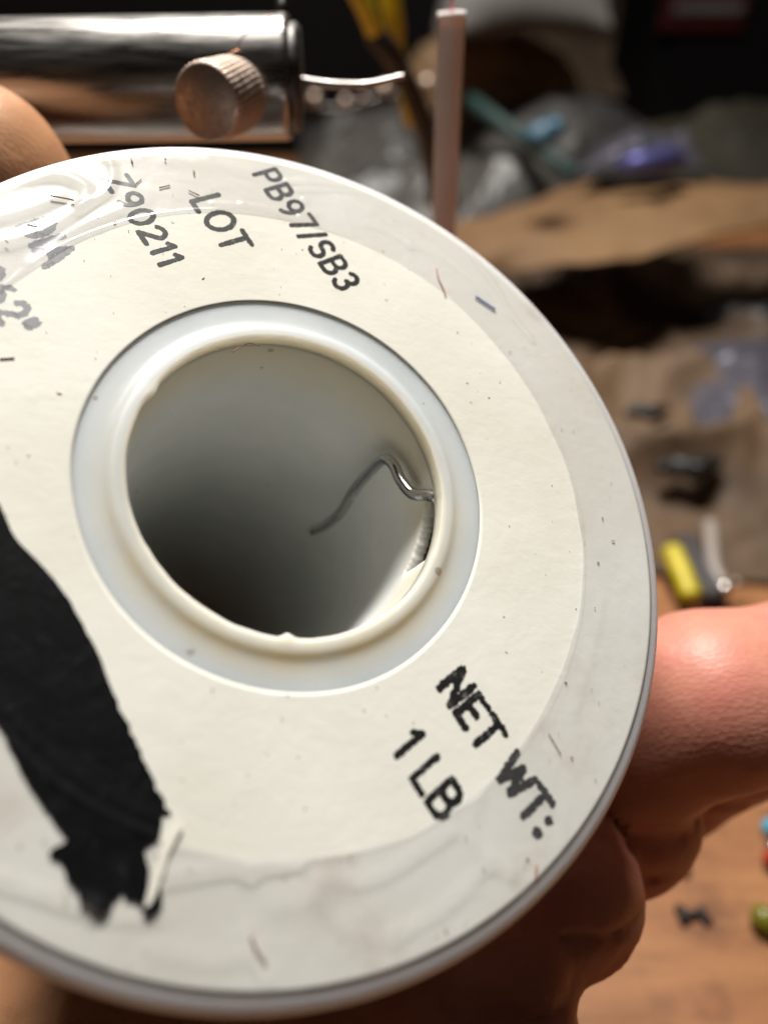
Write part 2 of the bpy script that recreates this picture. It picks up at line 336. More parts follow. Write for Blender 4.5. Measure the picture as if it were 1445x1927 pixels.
# stroke lettering, turned into a sheet through a distance field, with ragged edges
def arc(cx, cy, rx, ry, a0, a1, n=14):
    return [(cx+rx*math.cos(math.radians(t)), cy+ry*math.sin(math.radians(t))) for t in np.linspace(a0, a1, n)]
G = {  # glyph: (width, strokes)
 'N': (.72, [[(.06, 0), (.06, 1)], [(.06, 1), (.66, 0)], [(.66, 0), (.66, 1)]]),
 'E': (.60, [[(.06, 0), (.06, 1)], [(.06, 1), (.56, 1)], [(.06, .52), (.50, .52)], [(.06, 0), (.56, 0)]]),
 'T': (.66, [[(.33, 0), (.33, 1)], [(.0, 1), (.66, 1)]]),
 'W': (.92, [[(0, 1), (.22, 0)], [(.22, 0), (.46, .86)], [(.46, .86), (.70, 0)], [(.70, 0), (.92, 1)]]),
 ':': (.16, [[(.08, .08), (.09, .08)], [(.08, .60), (.09, .60)]]),
 '1': (.34, [[(.22, 0), (.22, 1)], [(.22, 1), (.03, .80)]]),
 'L': (.52, [[(.06, 1), (.06, 0)], [(.06, 0), (.52, 0)]]),
 'B': (.66, [[(.06, 0), (.06, 1)], [(.06, 1), (.34, 1)]+arc(.34, .76, .22, .24, 90, -90)+[(.06, .52)], [(.34, .52)]+arc(.36, .26, .25, .26, 90, -90)+[(.06, 0)]]),
 'P': (.62, [[(.06, 0), (.06, 1)], [(.06, 1), (.34, 1)]+arc(.34, .73, .24, .27, 90, -90)+[(.06, .46)]]),
 '9': (.60, [arc(.30, .70, .25, .28, 0, 360, 24), arc(.22, .62, .34, .60, 10, -80, 14)]),
 '7': (.60, [[(.03, 1), (.57, 1)], [(.57, 1), (.26, 0)]]),
 '/': (.36, [[(.02, -.04), (.32, 1.04)]]),
 'S': (.62, [arc(.31, .74, .25, .25, 35, 270, 18)+arc(.31, .25, .27, .25, 90, -150, 18)]),
 '3': (.58, [arc(.27, .75, .24, .24, 150, -85, 16), arc(.27, .26, .26, .27, 85, -150, 18)]),
 'Z': (.64, [[(.04, 1), (.60, 1)], [(.60, 1), (.04, 0)], [(.04, 0), (.62, 0)]]),
 '0': (.66, [arc(.33, .5, .28, .49, 0, 360, 30)]),
 'O': (.84, [arc(.42, .5, .37, .48, 0, 360, 30)]),
 '2': (.60, [arc(.29, .72, .25, .27, 160, -20, 14)+[(.04, 0)], [(.04, 0), (.58, 0)]]),
 '6': (.60, [arc(.30, .30, .25, .29, 0, 360, 24), arc(.38, .38, .34, .60, 190, 100, 14)]),
 'D': (.68, [[(.06, 0), (.06, 1)], [(.06, 1), (.26, 1)]+arc(.26, .5, .36, .5, 90, -90, 18)+[(.06, 0)]]),
 'I': (.14, [[(.07, 0), (.07, 1)]]),
 'A': (.74, [[(0, 0), (.37, 1)], [(.37, 1), (.74, 0)], [(.15, .34), (.59, .34)]]),
 '.': (.14, [[(.07, .05), (.075, .05)]]),
 '"': (.34, [[(.08, 1), (.08, .66)], [(.26, 1), (.26, .66)]]),
}
def field_sheet(X, Y, Dv):              # keep the part of the grid where Dv < 0, cut along the zero line
    nx, ny = X.shape; V, F, cache = [], [], {}
    def vert(i, j):
        k = (i, j)
        if k not in cache: cache[k] = len(V); V.append((X[i, j], Y[i, j]))
        return cache[k]
    def edge(a, b_):
        k = (a, b_) if a < b_ else (b_, a)
        if k not in cache:
            d0, d1 = Dv[k[0]], Dv[k[1]]; t = d0/(d0-d1); cache[k] = len(V)
            V.append((X[k[0]]*(1-t)+X[k[1]]*t, Y[k[0]]*(1-t)+Y[k[1]]*t))
        return cache[k]
    for i in range(nx-1):
        for j in range(ny-1):
            q = [(i, j), (i+1, j), (i+1, j+1), (i, j+1)]; ins = [Dv[c] < 0 for c in q]
            if not any(ins): continue
            f = []
            for k in range(4):
                if ins[k]: f.append(vert(*q[k]))
                if ins[k] != ins[(k+1) % 4]: f.append(edge(q[k], q[(k+1) % 4]))
            if len(f) > 2: F.append(f)
    return V, F
def seg_dist(X, Y, strokes):
    Dm = np.full(X.shape, 9.0)
    for s in strokes:
        for (ax, ay), (bx, by) in zip(s[:-1], s[1:]):
            dx, dy = bx-ax, by-ay; q = dx*dx+dy*dy+1e-9; t = np.clip(((X-ax)*dx+(Y-ay)*dy)/q, 0, 1)
            Dm = np.minimum(Dm, np.hypot(X-ax-t*dx, Y-ay-t*dy))
    return Dm
def text_line(name, text, b0, b1, c0, z=.012, wt=.075, rough=.03, gap=.20, m=None, space=.30, widths=None):
    P0, P1, Q0 = S(*b0), S(*b1), S(*c0)
    ex = P1-P0; total = np.linalg.norm(ex); ex /= total; ey = Q0-P0; ey = ey-(ey@ex)*ex*1.0; 
    H = np.linalg.norm(ey); ey /= H
    ws = [(space if ch == ' ' else G[ch][0]) for ch in text]
    unit = total/(sum(ws)+gap*(len(text)-1)); x = 0.0; parts = []
    for ch, wd in zip(text, ws):
        if ch != ' ':
            g = G[ch]; asp = unit/H
            xs = np.arange(-.14, wd+.14, .028); ys = np.arange(-.14, 1.16, .028)
            X, Y = np.meshgrid(xs, ys, indexing='ij')
            k = asp                                   # letters are as wide as the line asks
            Dm = seg_dist(X*k, Y, [[(px*k, py) for px, py in s] for s in g[1]])
            off = rng.random()*50
            Dm = Dm-(wt+.022)*(1+.12*vnoise(np.stack([X*3+off, Y*3, X*0+off], -1)))-rough*vnoise(np.stack([X*14+off, Y*14, X*0+1.5], -1))
            if ch in ':.': Dm -= .035
            v, f = field_sheet(X, Y, Dm)
            if v:
                v = np.array(v); loc = P0+(x+v[:, :1])*unit*ex+v[:, 1:]*H*ey
                parts.append((np.column_stack([loc, np.full(len(loc), z)]), f))
        x += wd+gap
    return mesh(name, *merge(parts), m or M_ink, label, smooth=False)
text_line('printed_text', 'PB97/SB3', (477, 327), (640, 548), (517, 316), wt=.075, rough=.02)
text_line('printed_text', 'LOT', (359.5, 377), (425, 475), (410, 366), wt=.07, rough=.02)
text_line('printed_text', 'Z90211', (195, 337), (305, 503), (239, 329), wt=.085, rough=.025)
text_line('printed_text', 'NET WT:', (824, 1291), (1010, 1575), (868, 1257), wt=.095, rough=.05, gap=.17)
text_line('printed_text', '1 LB', (738, 1408), (828, 1547), (788, 1373), wt=.085, rough=.04, gap=.17, space=.18)
text_line('printed_text', 'DIA', (35, 425), (87, 501), (90, 405), wt=.09, rough=.05, m=M_inkfade)
text_line('printed_text', '.062"', (-69, 499), (19, 633), (-14, 480), wt=.09, rough=.05, m=M_inkfade)

# outline (photo pixels on the label plane) -> slab with its own thickness
def slab(name, pts, z0, z1, m, parent, jitter=0.0, step=.25, zf=None):
    P = np.array([S(*p) for p in pts]); Q = []
    for a, b_ in zip(P, np.roll(P, -1, 0)):
        k = max(1, int(np.linalg.norm(b_-a)/step))
        for t in range(k): Q.append(a+(b_-a)*t/k)
    Q = np.array(Q)
    if jitter:
        nx = vnoise(np.column_stack([Q*1.7, np.full(len(Q), 3.3)])); ny = vnoise(np.column_stack([Q*1.7, np.full(len(Q), 9.1)]))
        nx2 = vnoise(np.column_stack([Q*5.1, np.full(len(Q), 3.3)])); ny2 = vnoise(np.column_stack([Q*5.1, np.full(len(Q), 9.1)]))
        Q = Q+jitter*np.column_stack([nx+.7*nx2, ny+.7*ny2])
    import bmesh
    bm = bmesh.new(); z0f = (lambda x, y: z0) if zf is None else (lambda x, y: zf(x, y)-(z1-z0)); z1f = (lambda x, y: z1) if zf is None else zf
    top = [bm.verts.new((x, y, z1f(x, y))) for x, y in Q*1.0]; f = bm.faces.new(top)
    bmesh.ops.triangulate(bm, faces=[f]); 
    bot = [bm.verts.new((x, y, z0f(x, y))) for x, y in Q]
    for i in range(len(top)):
        j = (i+1) % len(top); bm.faces.new((top[j], top[i], bot[i], bot[j]))
    bmesh.ops.recalc_face_normals(bm, faces=bm.faces)
    for v in bm.verts: v.co *= MM
    me = bpy.data.meshes.new(name); bm.to_mesh(me); bm.free(); me.materials.append(m)
    o = bpy.data.objects.new(name, me); C.objects.link(o); o.parent = parent; return o
marker = [(0, 948), (12, 975), (22, 998), (38, 1022), (58, 1042), (78, 1062), (105, 1092), (135, 1135), (160, 1180), (185, 1228), (203, 1275), (225, 1330), (246, 1372), (268, 1420), (285, 1468), (300, 1490), (309, 1503), (312, 1517), (323, 1524), (320, 1534), (308, 1540), (309, 1562), (300, 1580), (284, 1590), (275, 1600), (280, 1630), (280, 1668), (276, 1700), (262, 1706), (250, 1694), (238, 1690), (228, 1680), (216, 1696), (206, 1712), (192, 1717), (172, 1706), (158, 1698), (148, 1680), (126, 1650), (108, 1618), (98, 1603), (116, 1592), (131, 1580), (112, 1560), (92, 1532), (60, 1488), (38, 1445), (14, 1392), (-20, 1340), (-70, 1240), (-110, 1140), (-120, 1030), (-80, 940), (-40, 915)]
MARKER_LATER = marker
slab('marker_scribble', [(268, 1712), (282, 1700), (292, 1684), (298, 1668), (304, 1676), (305, 1695), (296, 1712), (282, 1724), (270, 1722)], .14, .24, M_marker, label, .05)
M_torn = mat('torn_paper', (.82, .79, .70), .7, Subsurface_Weight=.2, Subsurface_Scale=.0005)
_n = noise_node(M_torn, 700, 4); bump(M_torn, _n.outputs[0], .4, .0002)
slab('torn_strip', [(340, 1541), (343, 1556), (330, 1582), (316, 1608), (308, 1636), (300, 1664), (288, 1700), (272, 1712), (272, 1700), (280, 1668), (290, 1636), (302, 1606), (322, 1570)], .13, .22, M_torn, label, .03)

# tape -------------------------------------------------------------
def ridge_field(X, Y, lines):
    H = np.zeros_like(X)
    for pts, amp, wd in lines:
        P = [S(*p) for p in spline(pts, 6)[:, :2]] if len(pts) > 2 else [S(*p) for p in pts]
        dm = seg_dist(X, Y, [P]); H = H+amp*np.exp(-(dm/wd)**2)
    return H
creases = [
 ([(-60, 370), (0, 345), (60, 332), (120, 333), (158, 352), (160, 378), (140, 402), (95, 430), (40, 450), (-20, 462)], .20, .6),
 ([(-40, 420), (30, 402), (80, 385), (110, 372)], .14, .6),
 ([(165, 288), (200, 300), (213, 325), (208, 352), (190, 372), (150, 392)], .15, .35),
 ([(230, 395), (170, 420), (120, 450), (70, 500), (30, 560)], .10, .5),
 ([(540, 342), (600, 341), (680, 352), (740, 372)], .09, .30),
 ([(560, 358), (620, 356), (680, 360)], .07, .25),
 ([(636, 368), (652, 410), (664, 448)], .08, .18),
 ([(878, 470), (905, 505), (935, 545), (960, 590), (1000, 640)], .15, .25),
 ([(830, 480), (880, 520), (915, 560)], .06, .4),
 ([(306, 1652), (370, 1640), (430, 1630), (500, 1626), (560, 1618)], .20, .45),
 ([(-20, 1648), (60, 1668), (120, 1690), (180, 1708)], .22, .45),
 ([(180, 1716), (240, 1722), (300, 1722)], .12, .4),
 ([(520, 1700), (580, 1690), (620, 1700), (650, 1740)], .10, .7),
 ([(460, 1750), (475, 1800), (500, 1840)], .12, .35),
 ([(600, 1660), (700, 1650), (790, 1600), (850, 1560)], .12, .5),
 ([(740, 1760), (840, 1700), (920, 1620)], .10, .5),
 ([(1080, 1330), (1110, 1230), (1130, 1120)], .06, .5),
 ([(300, 1780), (380, 1800), (450, 1790)], .10, .6),
 ([(900, 1490), (880, 1540), (900, 1600), (960, 1640)], .10, .6),
 ([(1000, 1470), (1050, 1530), (1060, 1580)], .10, .4),
 ([(400, 384), (470, 388), (520, 396)], .07, .25),
 ([(320, 300), (400, 310), (470, 325)], .06, .8),
 ([(700, 420), (760, 450), (800, 470)], .06, .6),
]
dots = [((770, 460), .16, .45), ((456, 384), .16, .22), ((572, 376), .14, .25), ((564, 408), .14, .2), ((470, 1640), .22, .55), ((715, 418), .1, .2), ((390, 410), .1, .2), ((955, 1408), .10, .2)]
def tape_h(X, Y):
    R = np.hypot(X, Y)
    H = .055+ridge_field(X, Y, creases)
    for p, a, s in dots:
        q = S(*p); H = H+a*np.exp(-((X-q[0])**2+(Y-q[1])**2)/s**2)
    H = H+.05*(n2(X, Y, .30)+1)*.5+.03*np.maximum(0, n2(X, Y, .9, 3.))
    H = H*np.clip((R-24.3)/.5, .25, 1)+.05*np.exp(-((R-24.98)/.10)**2)
    k = np.clip(R-31.8, 0, .4); drop = .9-np.sqrt(np.clip(.9**2-k**2, 0, None))
    H = np.where(R > 30.6, H*np.clip((32.5-R)/1.4, .3, 1), H)
    return H-np.where(R > 31.3, (np.clip(R-31.3, 0, .5)/.5)*.09, 0)-drop
V, F = annulus(24.75, 32.1, 90, 900, tape_h, rin=lambda a: .22*vnoise(np.stack([np.cos(a)*2.2+9, np.sin(a)*2.2+9, a*0], -1))+.08*vnoise(np.stack([np.cos(a)*9+9, np.sin(a)*9+9, a*0], -1)),
               rout=lambda a: .06*vnoise(np.stack([np.cos(a)*6+9, np.sin(a)*6+9, a*0+2], -1)))
mesh('clear_tape', V, F, M_tape, spool)

def marker_sheet(name, pts):
    P = np.array([S(*p) for p in pts]); l = P.min(0)-.5; u = P.max(0)+.5
    X, Y = np.meshgrid(np.arange(l[0], u[0], .14), np.arange(l[1], u[1], .14), indexing='ij')
    Dm = seg_dist(X, Y, [np.vstack([P, P[:1]])]); inside = np.zeros(X.shape, bool)
    for (x1, y1), (x2, y2) in zip(P, np.roll(P, -1, 0)):
        c_ = ((y1 > Y) != (y2 > Y)) & (X < (x2-x1)*(Y-y1)/(y2-y1+1e-12)+x1); inside ^= c_
    Dm = np.where(inside, -Dm, Dm); q = S(200, 1580); rag = .04+.16*np.clip(1.3-np.hypot(X-q[0], Y-q[1])/7, 0, 1)
    Dm = Dm+rag*(n2(X, Y, 1.6)+.8*n2(X, Y, 4.5, 2.0))
    v, f = field_sheet(X, Y, Dm); v = np.array(v); Rv = np.hypot(v[:, 0], v[:, 1])
    z = np.where(Rv > 24.2, tape_h(v[:, 0], v[:, 1])+.05, .05+.0*Rv); k = np.clip((Rv-23.4)/.8, 0, 1); z = np.where(Rv < 24.2, .02+.08*k, z)
    return mesh(name, np.column_stack([v, z]), f, M_marker, label)
marker_sheet('marker_scribble', MARKER_LATER)
# stuck fibres
def fibre(px, rad=.05, z=.15, m=None, name='fibre'):
    Q = np.array([S(*p) for p in px]); rq = np.hypot(Q[:, 0], Q[:, 1])
    zz = np.where(rq > 24.6, tape_h(Q[:, 0], Q[:, 1])+rad*.8, np.where(rq > 15.5, .02+rad*.8, z)); P = np.column_stack([Q, zz]); P = spline(P, 4) if len(P) > 2 else P
    return tube(P, rad, 6)
M_blue = mat('blue_fibre', (.06, .13, .50), .6); M_red = mat('red_fibre', (.42, .16, .10), .7); M_brown = mat('brown_fibre', (.33, .21, .15), .7)
for mm, seed in ((M_blue, 1), (M_red, 2), (M_brown, 3)):
    _n = noise_node(mm, 900, 3); bump(mm, _n.outputs[0], .3, .0001)
def world_fibre(name, VF, m, label_, cat='fibre', group=None):
    V, F = VF; Mx = np.array(SM); Vw = (np.asarray(V)*MM)@Mx[:3, :3].T+Mx[:3, 3]
    o = mesh(name, Vw, F, m, scale=1.0); tag(o, label_, cat, group); return o
world_fibre('fibre', fibre([(893, 559), (910, 571), (930, 584)], .09), M_blue, 'short blue fibre stuck on the clear tape at the upper right of the spool')
world_fibre('fibre', fibre([(438, 662), (452, 652), (470, 645), (490, 650)], .045, -.1), M_brown, 'curly brown fibre lying in the top of the bore mouth')
world_fibre('fibre', fibre([(820, 505), (824, 525), (834, 548), (838, 560)], .05), M_red, 'long reddish fibre across the inner edge of the tape at upper right')
world_fibre('fibre', fibre([(1008, 1625), (1006, 1645), (1010, 1660)], .045), M_red, 'reddish fibre below the colon of NET WT: near the rim')
world_fibre('fibre', fibre([(1030, 1380), (1042, 1400), (1053, 1420)], .035), M_brown, 'thin brown hair parallel to the rim, right of the letters NET')
parts = []
spots = [([(300, 355), (320, 350)], .05), ([(355, 360), (375, 370)], .05), ([(256, 348), (266, 338)], .04), ([(364, 322), (366, 330)], .07), ([(95, 372), (140, 380)], .06), ([(70, 430), (52, 425)], .05),
         ([(0, 676), (28, 674)], .05), ([(10, 456), (16, 462)], .04), ([(470, 1755), (480, 1782), (500, 1810)], .05), ([(735, 330), (737, 334)], .05), ([(247, 300), (250, 310)], .06), ([(310, 300), (312, 304)], .06)]
for p, r_ in spots: parts.append(fibre(p, r_))
for i in range(130):
    a = random.uniform(0, 2*math.pi); r_ = random.uniform(15.8, 31); s = random.choice([.02, .03, .03, .04, .05]) if r_ > 25 else random.choice([.015, .02, .03])
    x, y = r_*math.cos(a), r_*math.sin(a); l = random.uniform(.05, .35) if random.random() < .3 else .05; b_ = random.uniform(0, 6.3); z = .10 if r_ > 25 else .03
    parts.append(tube([(x, y, z), (x+l*.5*math.cos(b_), y+l*.5*math.sin(b_), z+.03), (x+l*math.cos(b_+.3), y+l*math.sin(b_+.3), z)], s, 5))
o = world_fibre('lint', merge(parts), M_brown, 'brown dust specks and tiny fibres scattered over the spool face'); o['kind'] = 'stuff'

# ================================================================== THE HAND (one continuous surface from a distance field)
def P3(px, py, Z): return np.array([(px-PX)/FPX*Z, (py-PY)/FPX*Z, Z])
h = 0.85
lo = np.array([-78.0, -45.0, 38.0]); hi = np.array([62.0, 92.0, 156.0])
gx, gy, gz = [np.arange(lo[i], hi[i], h, dtype=np.float32) for i in range(3)]
X, Y, Z = np.meshgrid(gx, gy, gz, indexing='ij')
def cap(a, b_, ra, rb):
    d = b_-a; q = d@d; t = np.clip(((X-a[0])*d[0]+(Y-a[1])*d[1]+(Z-a[2])*d[2])/q, 0, 1)
    return np.sqrt((X-a[0]-t*d[0])**2+(Y-a[1]-t*d[1])**2+(Z-a[2]-t*d[2])**2)-(ra+(rb-ra)*t)
def smin(a, b_, k): hh = np.clip(.5+.5*(b_-a)/k, 0, 1); return b_*(1-hh)+a*hh-k*hh*(1-hh)
def chain(pts, k=1.5):
    F_ = None
    for (a, ra), (b_, rb) in zip(pts[:-1], pts[1:]):
        c_ = cap(a, b_, ra, rb); F_ = c_ if F_ is None else smin(F_, c_, k)
    return F_
palmZ = 92
index = chain([(P3(700, 1900, 92), 10.5), (P3(1000, 1560, 90), 9.6), (P3(1160, 1390, 80), 9.2), (P3(1330, 1312, 75), 8.7), (P3(1560, 1280, 76), 8.2)])
index = smin(index, chain([(P3(1560, 1280, 76), 8.2), (P3(1680, 1250, 86), 7.6)]), 2)
second = chain([(P3(760, 1900, 98), 10), (P3(1180, 1500, 96), 8.5), (P3(1330, 1400, 88), 7.2), (P3(1600, 1330, 90), 6.8)])
middle = chain([(P3(640, 1900, 88), 10.5), (P3(960, 1580, 92), 9.8), (P3(1110, 1500, 87), 9.9), (P3(1140, 1510, 83), 9.8)])
ring = chain([(P3(560, 1980, 84), 10.5), (P3(860, 1740, 82), 9.2), (P3(980, 1655, 78), 9.4), (P3(1030, 1655, 74), 9.0)])
little = chain([(P3(460, 2080, 80), 10.5), (P3(740, 1850, 78), 8.8), (P3(880, 1775, 74), 9.0), (P3(925, 1775, 70), 8.4)])
heel = chain([(P3(1000, 2150, 62), 8.8), (P3(700, 2100, 68), 12)])
palm = chain([(P3(-260, 1980, 84), 20), (P3(-60, 2160, 76), 18), (P3(300, 2180, 70), 20), (P3(620, 2050, 78), 15)], 4)
back = chain([(P3(-350, 1500, 104), 20), (P3(0, 2000, 90), 20), (P3(420, 1980, 92), 15)], 4)
pad = chain([(Cc-Nc*92+np.array([-6., -6., 0.]), 16.5), (Cc-Nc*92+np.array([10., 6., 0.]), 16.5)])
thumb = chain([(P3(-200, 1900, 84), 19), (P3(-140, 1400, 96), 17), (P3(-260, 800, 90), 12), (P3(-250, 330, 78), 10), (P3(-55, 352, 76), 9.6), (P3(70, 470, 80), 8.6)], 2)
Fh = smin(smin(palm, back, 8), pad, 8)
for f_ in (index, middle, ring, little): Fh = smin(Fh, f_, .6)
Fh = smin(Fh, second, .8)
Fh = smin(Fh, heel, 2.5); Fh = smin(Fh, thumb, 6)
pts = np.stack([X, Y, Z], -1)
# knuckle creases and folds
for a, b_, wd, dp in [(P3(1130, 1790, 66), P3(1165, 1715, 70), .4, .35), (P3(1060, 1560, 68), P3(1160, 1600, 70), .35, .5)]:
    c_ = cap(a, b_, 0, 0); Fh = Fh+dp*np.exp(-(c_/(wd*2.2))**2)
nzv = vnoise(pts*.12)*.35+vnoise(pts*.42)*.14
Fh = Fh+nzv.astype(np.float32)
# fine folds running across the curled fingers
w_ = 1-np.abs(vnoise(pts*np.array([.10, .55, .35], np.float32)+3)); low = np.clip((Y-30)/8, 0, 1)
Fh = Fh+(.7*np.clip(w_-.84, 0, 1)/.16*low).astype(np.float32)
# stay clear of the spool body: flange slab and winding
relx, rely, relz = X-Cc[0], Y-Cc[1], Z-Cc[2]
ax = relx*Nc[0]+rely*Nc[1]+relz*Nc[2]; rr = np.sqrt(np.clip(relx**2+rely**2+relz**2-ax**2, 0, None))
def slabd(a0, a1, rad): return np.maximum(np.maximum(a0-ax, ax-a1), rr-rad)
body = np.minimum(np.minimum(slabd(-2.9, 60, 33.0), slabd(-77.8, 0, 22.3)), slabd(-77.8, -74.6, 33.0))
Fh = np.maximum(Fh, -(body-.15))
def surface_nets(F_, lo, h):
    ins = F_ < 0; sh = np.array(F_.shape)-1
    cnt = np.zeros(sh, np.float32); acc = np.zeros((*sh, 3), np.float32)
    sl = lambda o_: tuple(slice(o_[i], o_[i]+sh[i]) for i in range(3))
    cor = [(i, j, k) for i in (0, 1) for j in (0, 1) for k in (0, 1)]
    for a in cor:
        for ax_ in range(3):
            if a[ax_]: continue
            b_ = list(a); b_[ax_] = 1
            fa, fb = F_[sl(a)], F_[sl(b_)]; cr = (fa < 0) != (fb < 0); t = np.where(cr, fa/np.where(cr, fa-fb, 1), 0)
            cnt += cr
            for q in range(3): acc[..., q] += cr*(a[q]+(t if q == ax_ else 0))
    act = cnt > 0; idx = -np.ones(sh, int); idx[act] = np.arange(act.sum())
    ij = np.argwhere(act); V = (ij+acc[act]/cnt[act][:, None])*h+lo
    F = []
    for ax_ in range(3):
        u, v = [(1, 2), (2, 0), (0, 1)][ax_]
        a = np.moveaxis(ins, (ax_, u, v), (0, 1, 2)); I = np.moveaxis(idx, (ax_, u, v), (0, 1, 2))
        a0, a1 = a[:-1, 1:-1, 1:-1], a[1:, 1:-1, 1:-1]; e = np.argwhere(a0 != a1)
        if len(e) == 0: continue
        i, j, k = e.T; j = j+1; k = k+1
        q = np.stack([I[i, j-1, k-1], I[i, j, k-1], I[i, j, k], I[i, j-1, k]], 1)
        flip = ins.transpose([ax_, u, v])[i, j, k]
        q[~flip] = q[~flip][:, ::-1]; F.append(q)
    F = np.concatenate(F); F = F[(F >= 0).all(1)]; return V, F
Vh, Fq = surface_nets(Fh, lo, h)
R3 = np.stack([RIGHT, DOWN, FWD], 1)
M_skin = mat('skin', (.60, .33, .22), .48, Subsurface_Weight=.15, Subsurface_Scale=.0025, Specular_IOR_Level=.45)
M_skin.node_tree.nodes['Principled BSDF'].inputs['Subsurface Radius'].default_value = (1, .35, .18)
n = noise_node(M_skin, 110, 5); r = ramp(M_skin, n.outputs[0], [(.35, (.60, .215, .165)), (.55, (.63, .265, .185)), (.75, (.58, .185, .15))])
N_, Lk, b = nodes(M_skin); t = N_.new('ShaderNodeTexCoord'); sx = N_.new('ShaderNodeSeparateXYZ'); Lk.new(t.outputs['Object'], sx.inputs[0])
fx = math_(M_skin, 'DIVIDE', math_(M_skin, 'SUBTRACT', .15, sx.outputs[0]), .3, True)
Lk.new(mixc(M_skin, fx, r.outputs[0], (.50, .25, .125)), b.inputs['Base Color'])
N_, Lk, b = nodes(M_skin); t = N_.new('ShaderNodeTexCoord'); mp = N_.new('ShaderNodeMapping'); mp.inputs['Scale'].default_value = (1, 1.9, 1); mp.inputs['Rotation'].default_value = (0, .5, .5)
Lk.new(t.outputs['Object'], mp.inputs[0]); v = N_.new('ShaderNodeTexVoronoi'); v.inputs['Scale'].default_value = 1500/K; Lk.new(mp.outputs[0], v.inputs['Vector'])
bump(M_skin, v.outputs['Distance'], .3, .00010)
n = noise_node(M_skin, 500, 5, .6, sc3=(1, 4, 2)); bump(M_skin, n.outputs[0], .14, .00018)
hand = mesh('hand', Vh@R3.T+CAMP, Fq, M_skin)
md = hand.modifiers.new('smooth', 'SMOOTH'); md.factor = .5; md.iterations = 3
tag(hand, 'bare hand wrapped round the back of the white spool, fingers curled into shadow below it', 'hand')

# ================================================================== THE CLAMP BAR behind the spool
bar = empty('clamp_bar', 'polished steel bar with a knurled thumb screw, behind the top of the spool', 'tool', U(550, 150, 84))
A = U(-420, 160, 84.5); B = U(548, 148, 83.5); dA = (B-A)/np.linalg.norm(B-A); Lb = np.linalg.norm(B-A)
inv = -np.array(U(550, 150, 84))
def loc(VF): return np.asarray(VF[0])+inv, VF[1]
prof = [(0, 0), (6.2, 0), (6.45, .25)]+[(6.45, z) for z in np.linspace(1, Lb-1, 24)]+[(6.45, Lb-.35), (6.2, Lb), (5.6, Lb+.02), (5.6, Lb-1.0), (0, Lb-1.0)]
mesh('bar', *loc(place(lathe(prof, 96), A, dA)), M_chrome, bar)
mesh('end_cap', *loc(place(lathe([(0, 0), (5.55, 0), (5.6, 1.6), (5.2, 2.1), (0, 2.1)], 72), B-dA*.9, dA)), M_dark, bar)
ptsr = spline([U(555, 150, 84), U(600, 157, 84), U(650, 160, 84), U(700, 157, 84), U(765, 141, 84)], 8)
mesh('rod', *loc(tube(ptsr, np.linspace(.55, .28, len(ptsr)), 14)), metal('tarnished_wire', (.30, .28, .27), .28, 600), bar)
post = spline([U(545, -250, 86), U(535, -60, 85), U(530, 28, 84)], 5)
mesh('post', *loc(tube(post, .75, 14)), M_dark, bar)
fc = U(385, 193, 73.5); ds = c2w(np.array([-.42, .50, -.76])); ds /= np.linalg.norm(ds)
seg = 90; kn = lambda i, a: (.07*np.sign(np.sin(a*42+i*1.1))*np.abs(np.sin(a*42+i*1.1))**.7 if 2 <= i <= 9 else 0)
prof = [(0, -6), (3.6, -6)]+[(3.72, z) for z in np.linspace(-5.2, -.5, 8)]+[(3.62, -.25), (3.42, 0), (0, 0)]
mesh('thumb_screw', *loc(place(lathe(prof, 180, False, kn), fc, ds)), M_screw, bar)
wire = spline([U(510, 28, 76.2), U(498, 44, 76.4), U(470, 58, 76.4), U(450, 78, 76.4), U(446, 94, 76.6), U(420, 108, 75)], 6)
o = mesh('copper_thread', *tube(wire, .07, 6), M_copper); tag(o, 'hair-thin copper strand lying over the steel bar beside the thumb screw', 'wire')

# ================================================================== PLASTIC TUBE with a red wire
M_pink = mat('pink_tube', (.78, .62, .60), .35, Subsurface_Weight=.35, Subsurface_Scale=.0005, Specular_IOR_Level=.5)
_n = noise_node(M_pink, 300, 3, sc3=(4, 4, .3)); bump(M_pink, _n.outputs[0], .2, .0002)
_r = ramp(M_pink, _n.outputs[0], [(.3, (.90, .82, .80)), (.7, (.95, .88, .86))]); M_pink.node_tree.links.new(_r.outputs[0], M_pink.node_tree.nodes['Principled BSDF'].inputs['Base Color'])
T0 = U(850, 22, 86); T1 = U(834, 440, 101); dT = (T0-T1)/np.linalg.norm(T0-T1); T2 = T1-dT*((T1[2]-2)/dT[2]) if dT[2] > 0 else T1
Lt = np.linalg.norm(T0-T2)
tb = empty('plastic_tube', 'pinkish white plastic tube standing upright with a red wire in its open end', 'tube', T2)
prof = [(0, 0), (1.58, 0)]+[(1.58, z) for z in np.linspace(2, Lt-1, 30)]+[(1.64, Lt-.5), (1.62, Lt), (1.30, Lt), (1.22, Lt-.4), (1.22, Lt-1.2), (0, Lt-1.2)]
V, F = place(lathe(prof, 40), T2, dT); mesh('sleeve', V-T2, F, M_pink, tb)
V, F = tube([T0-dT*1.1, T0+dT*2, T0+dT*8+np.array([.6, 0, 0])], .12, 8); mesh('red_wire', V-T2, F, mat('red_insulation', (.45, .02, .03), .4), tb)

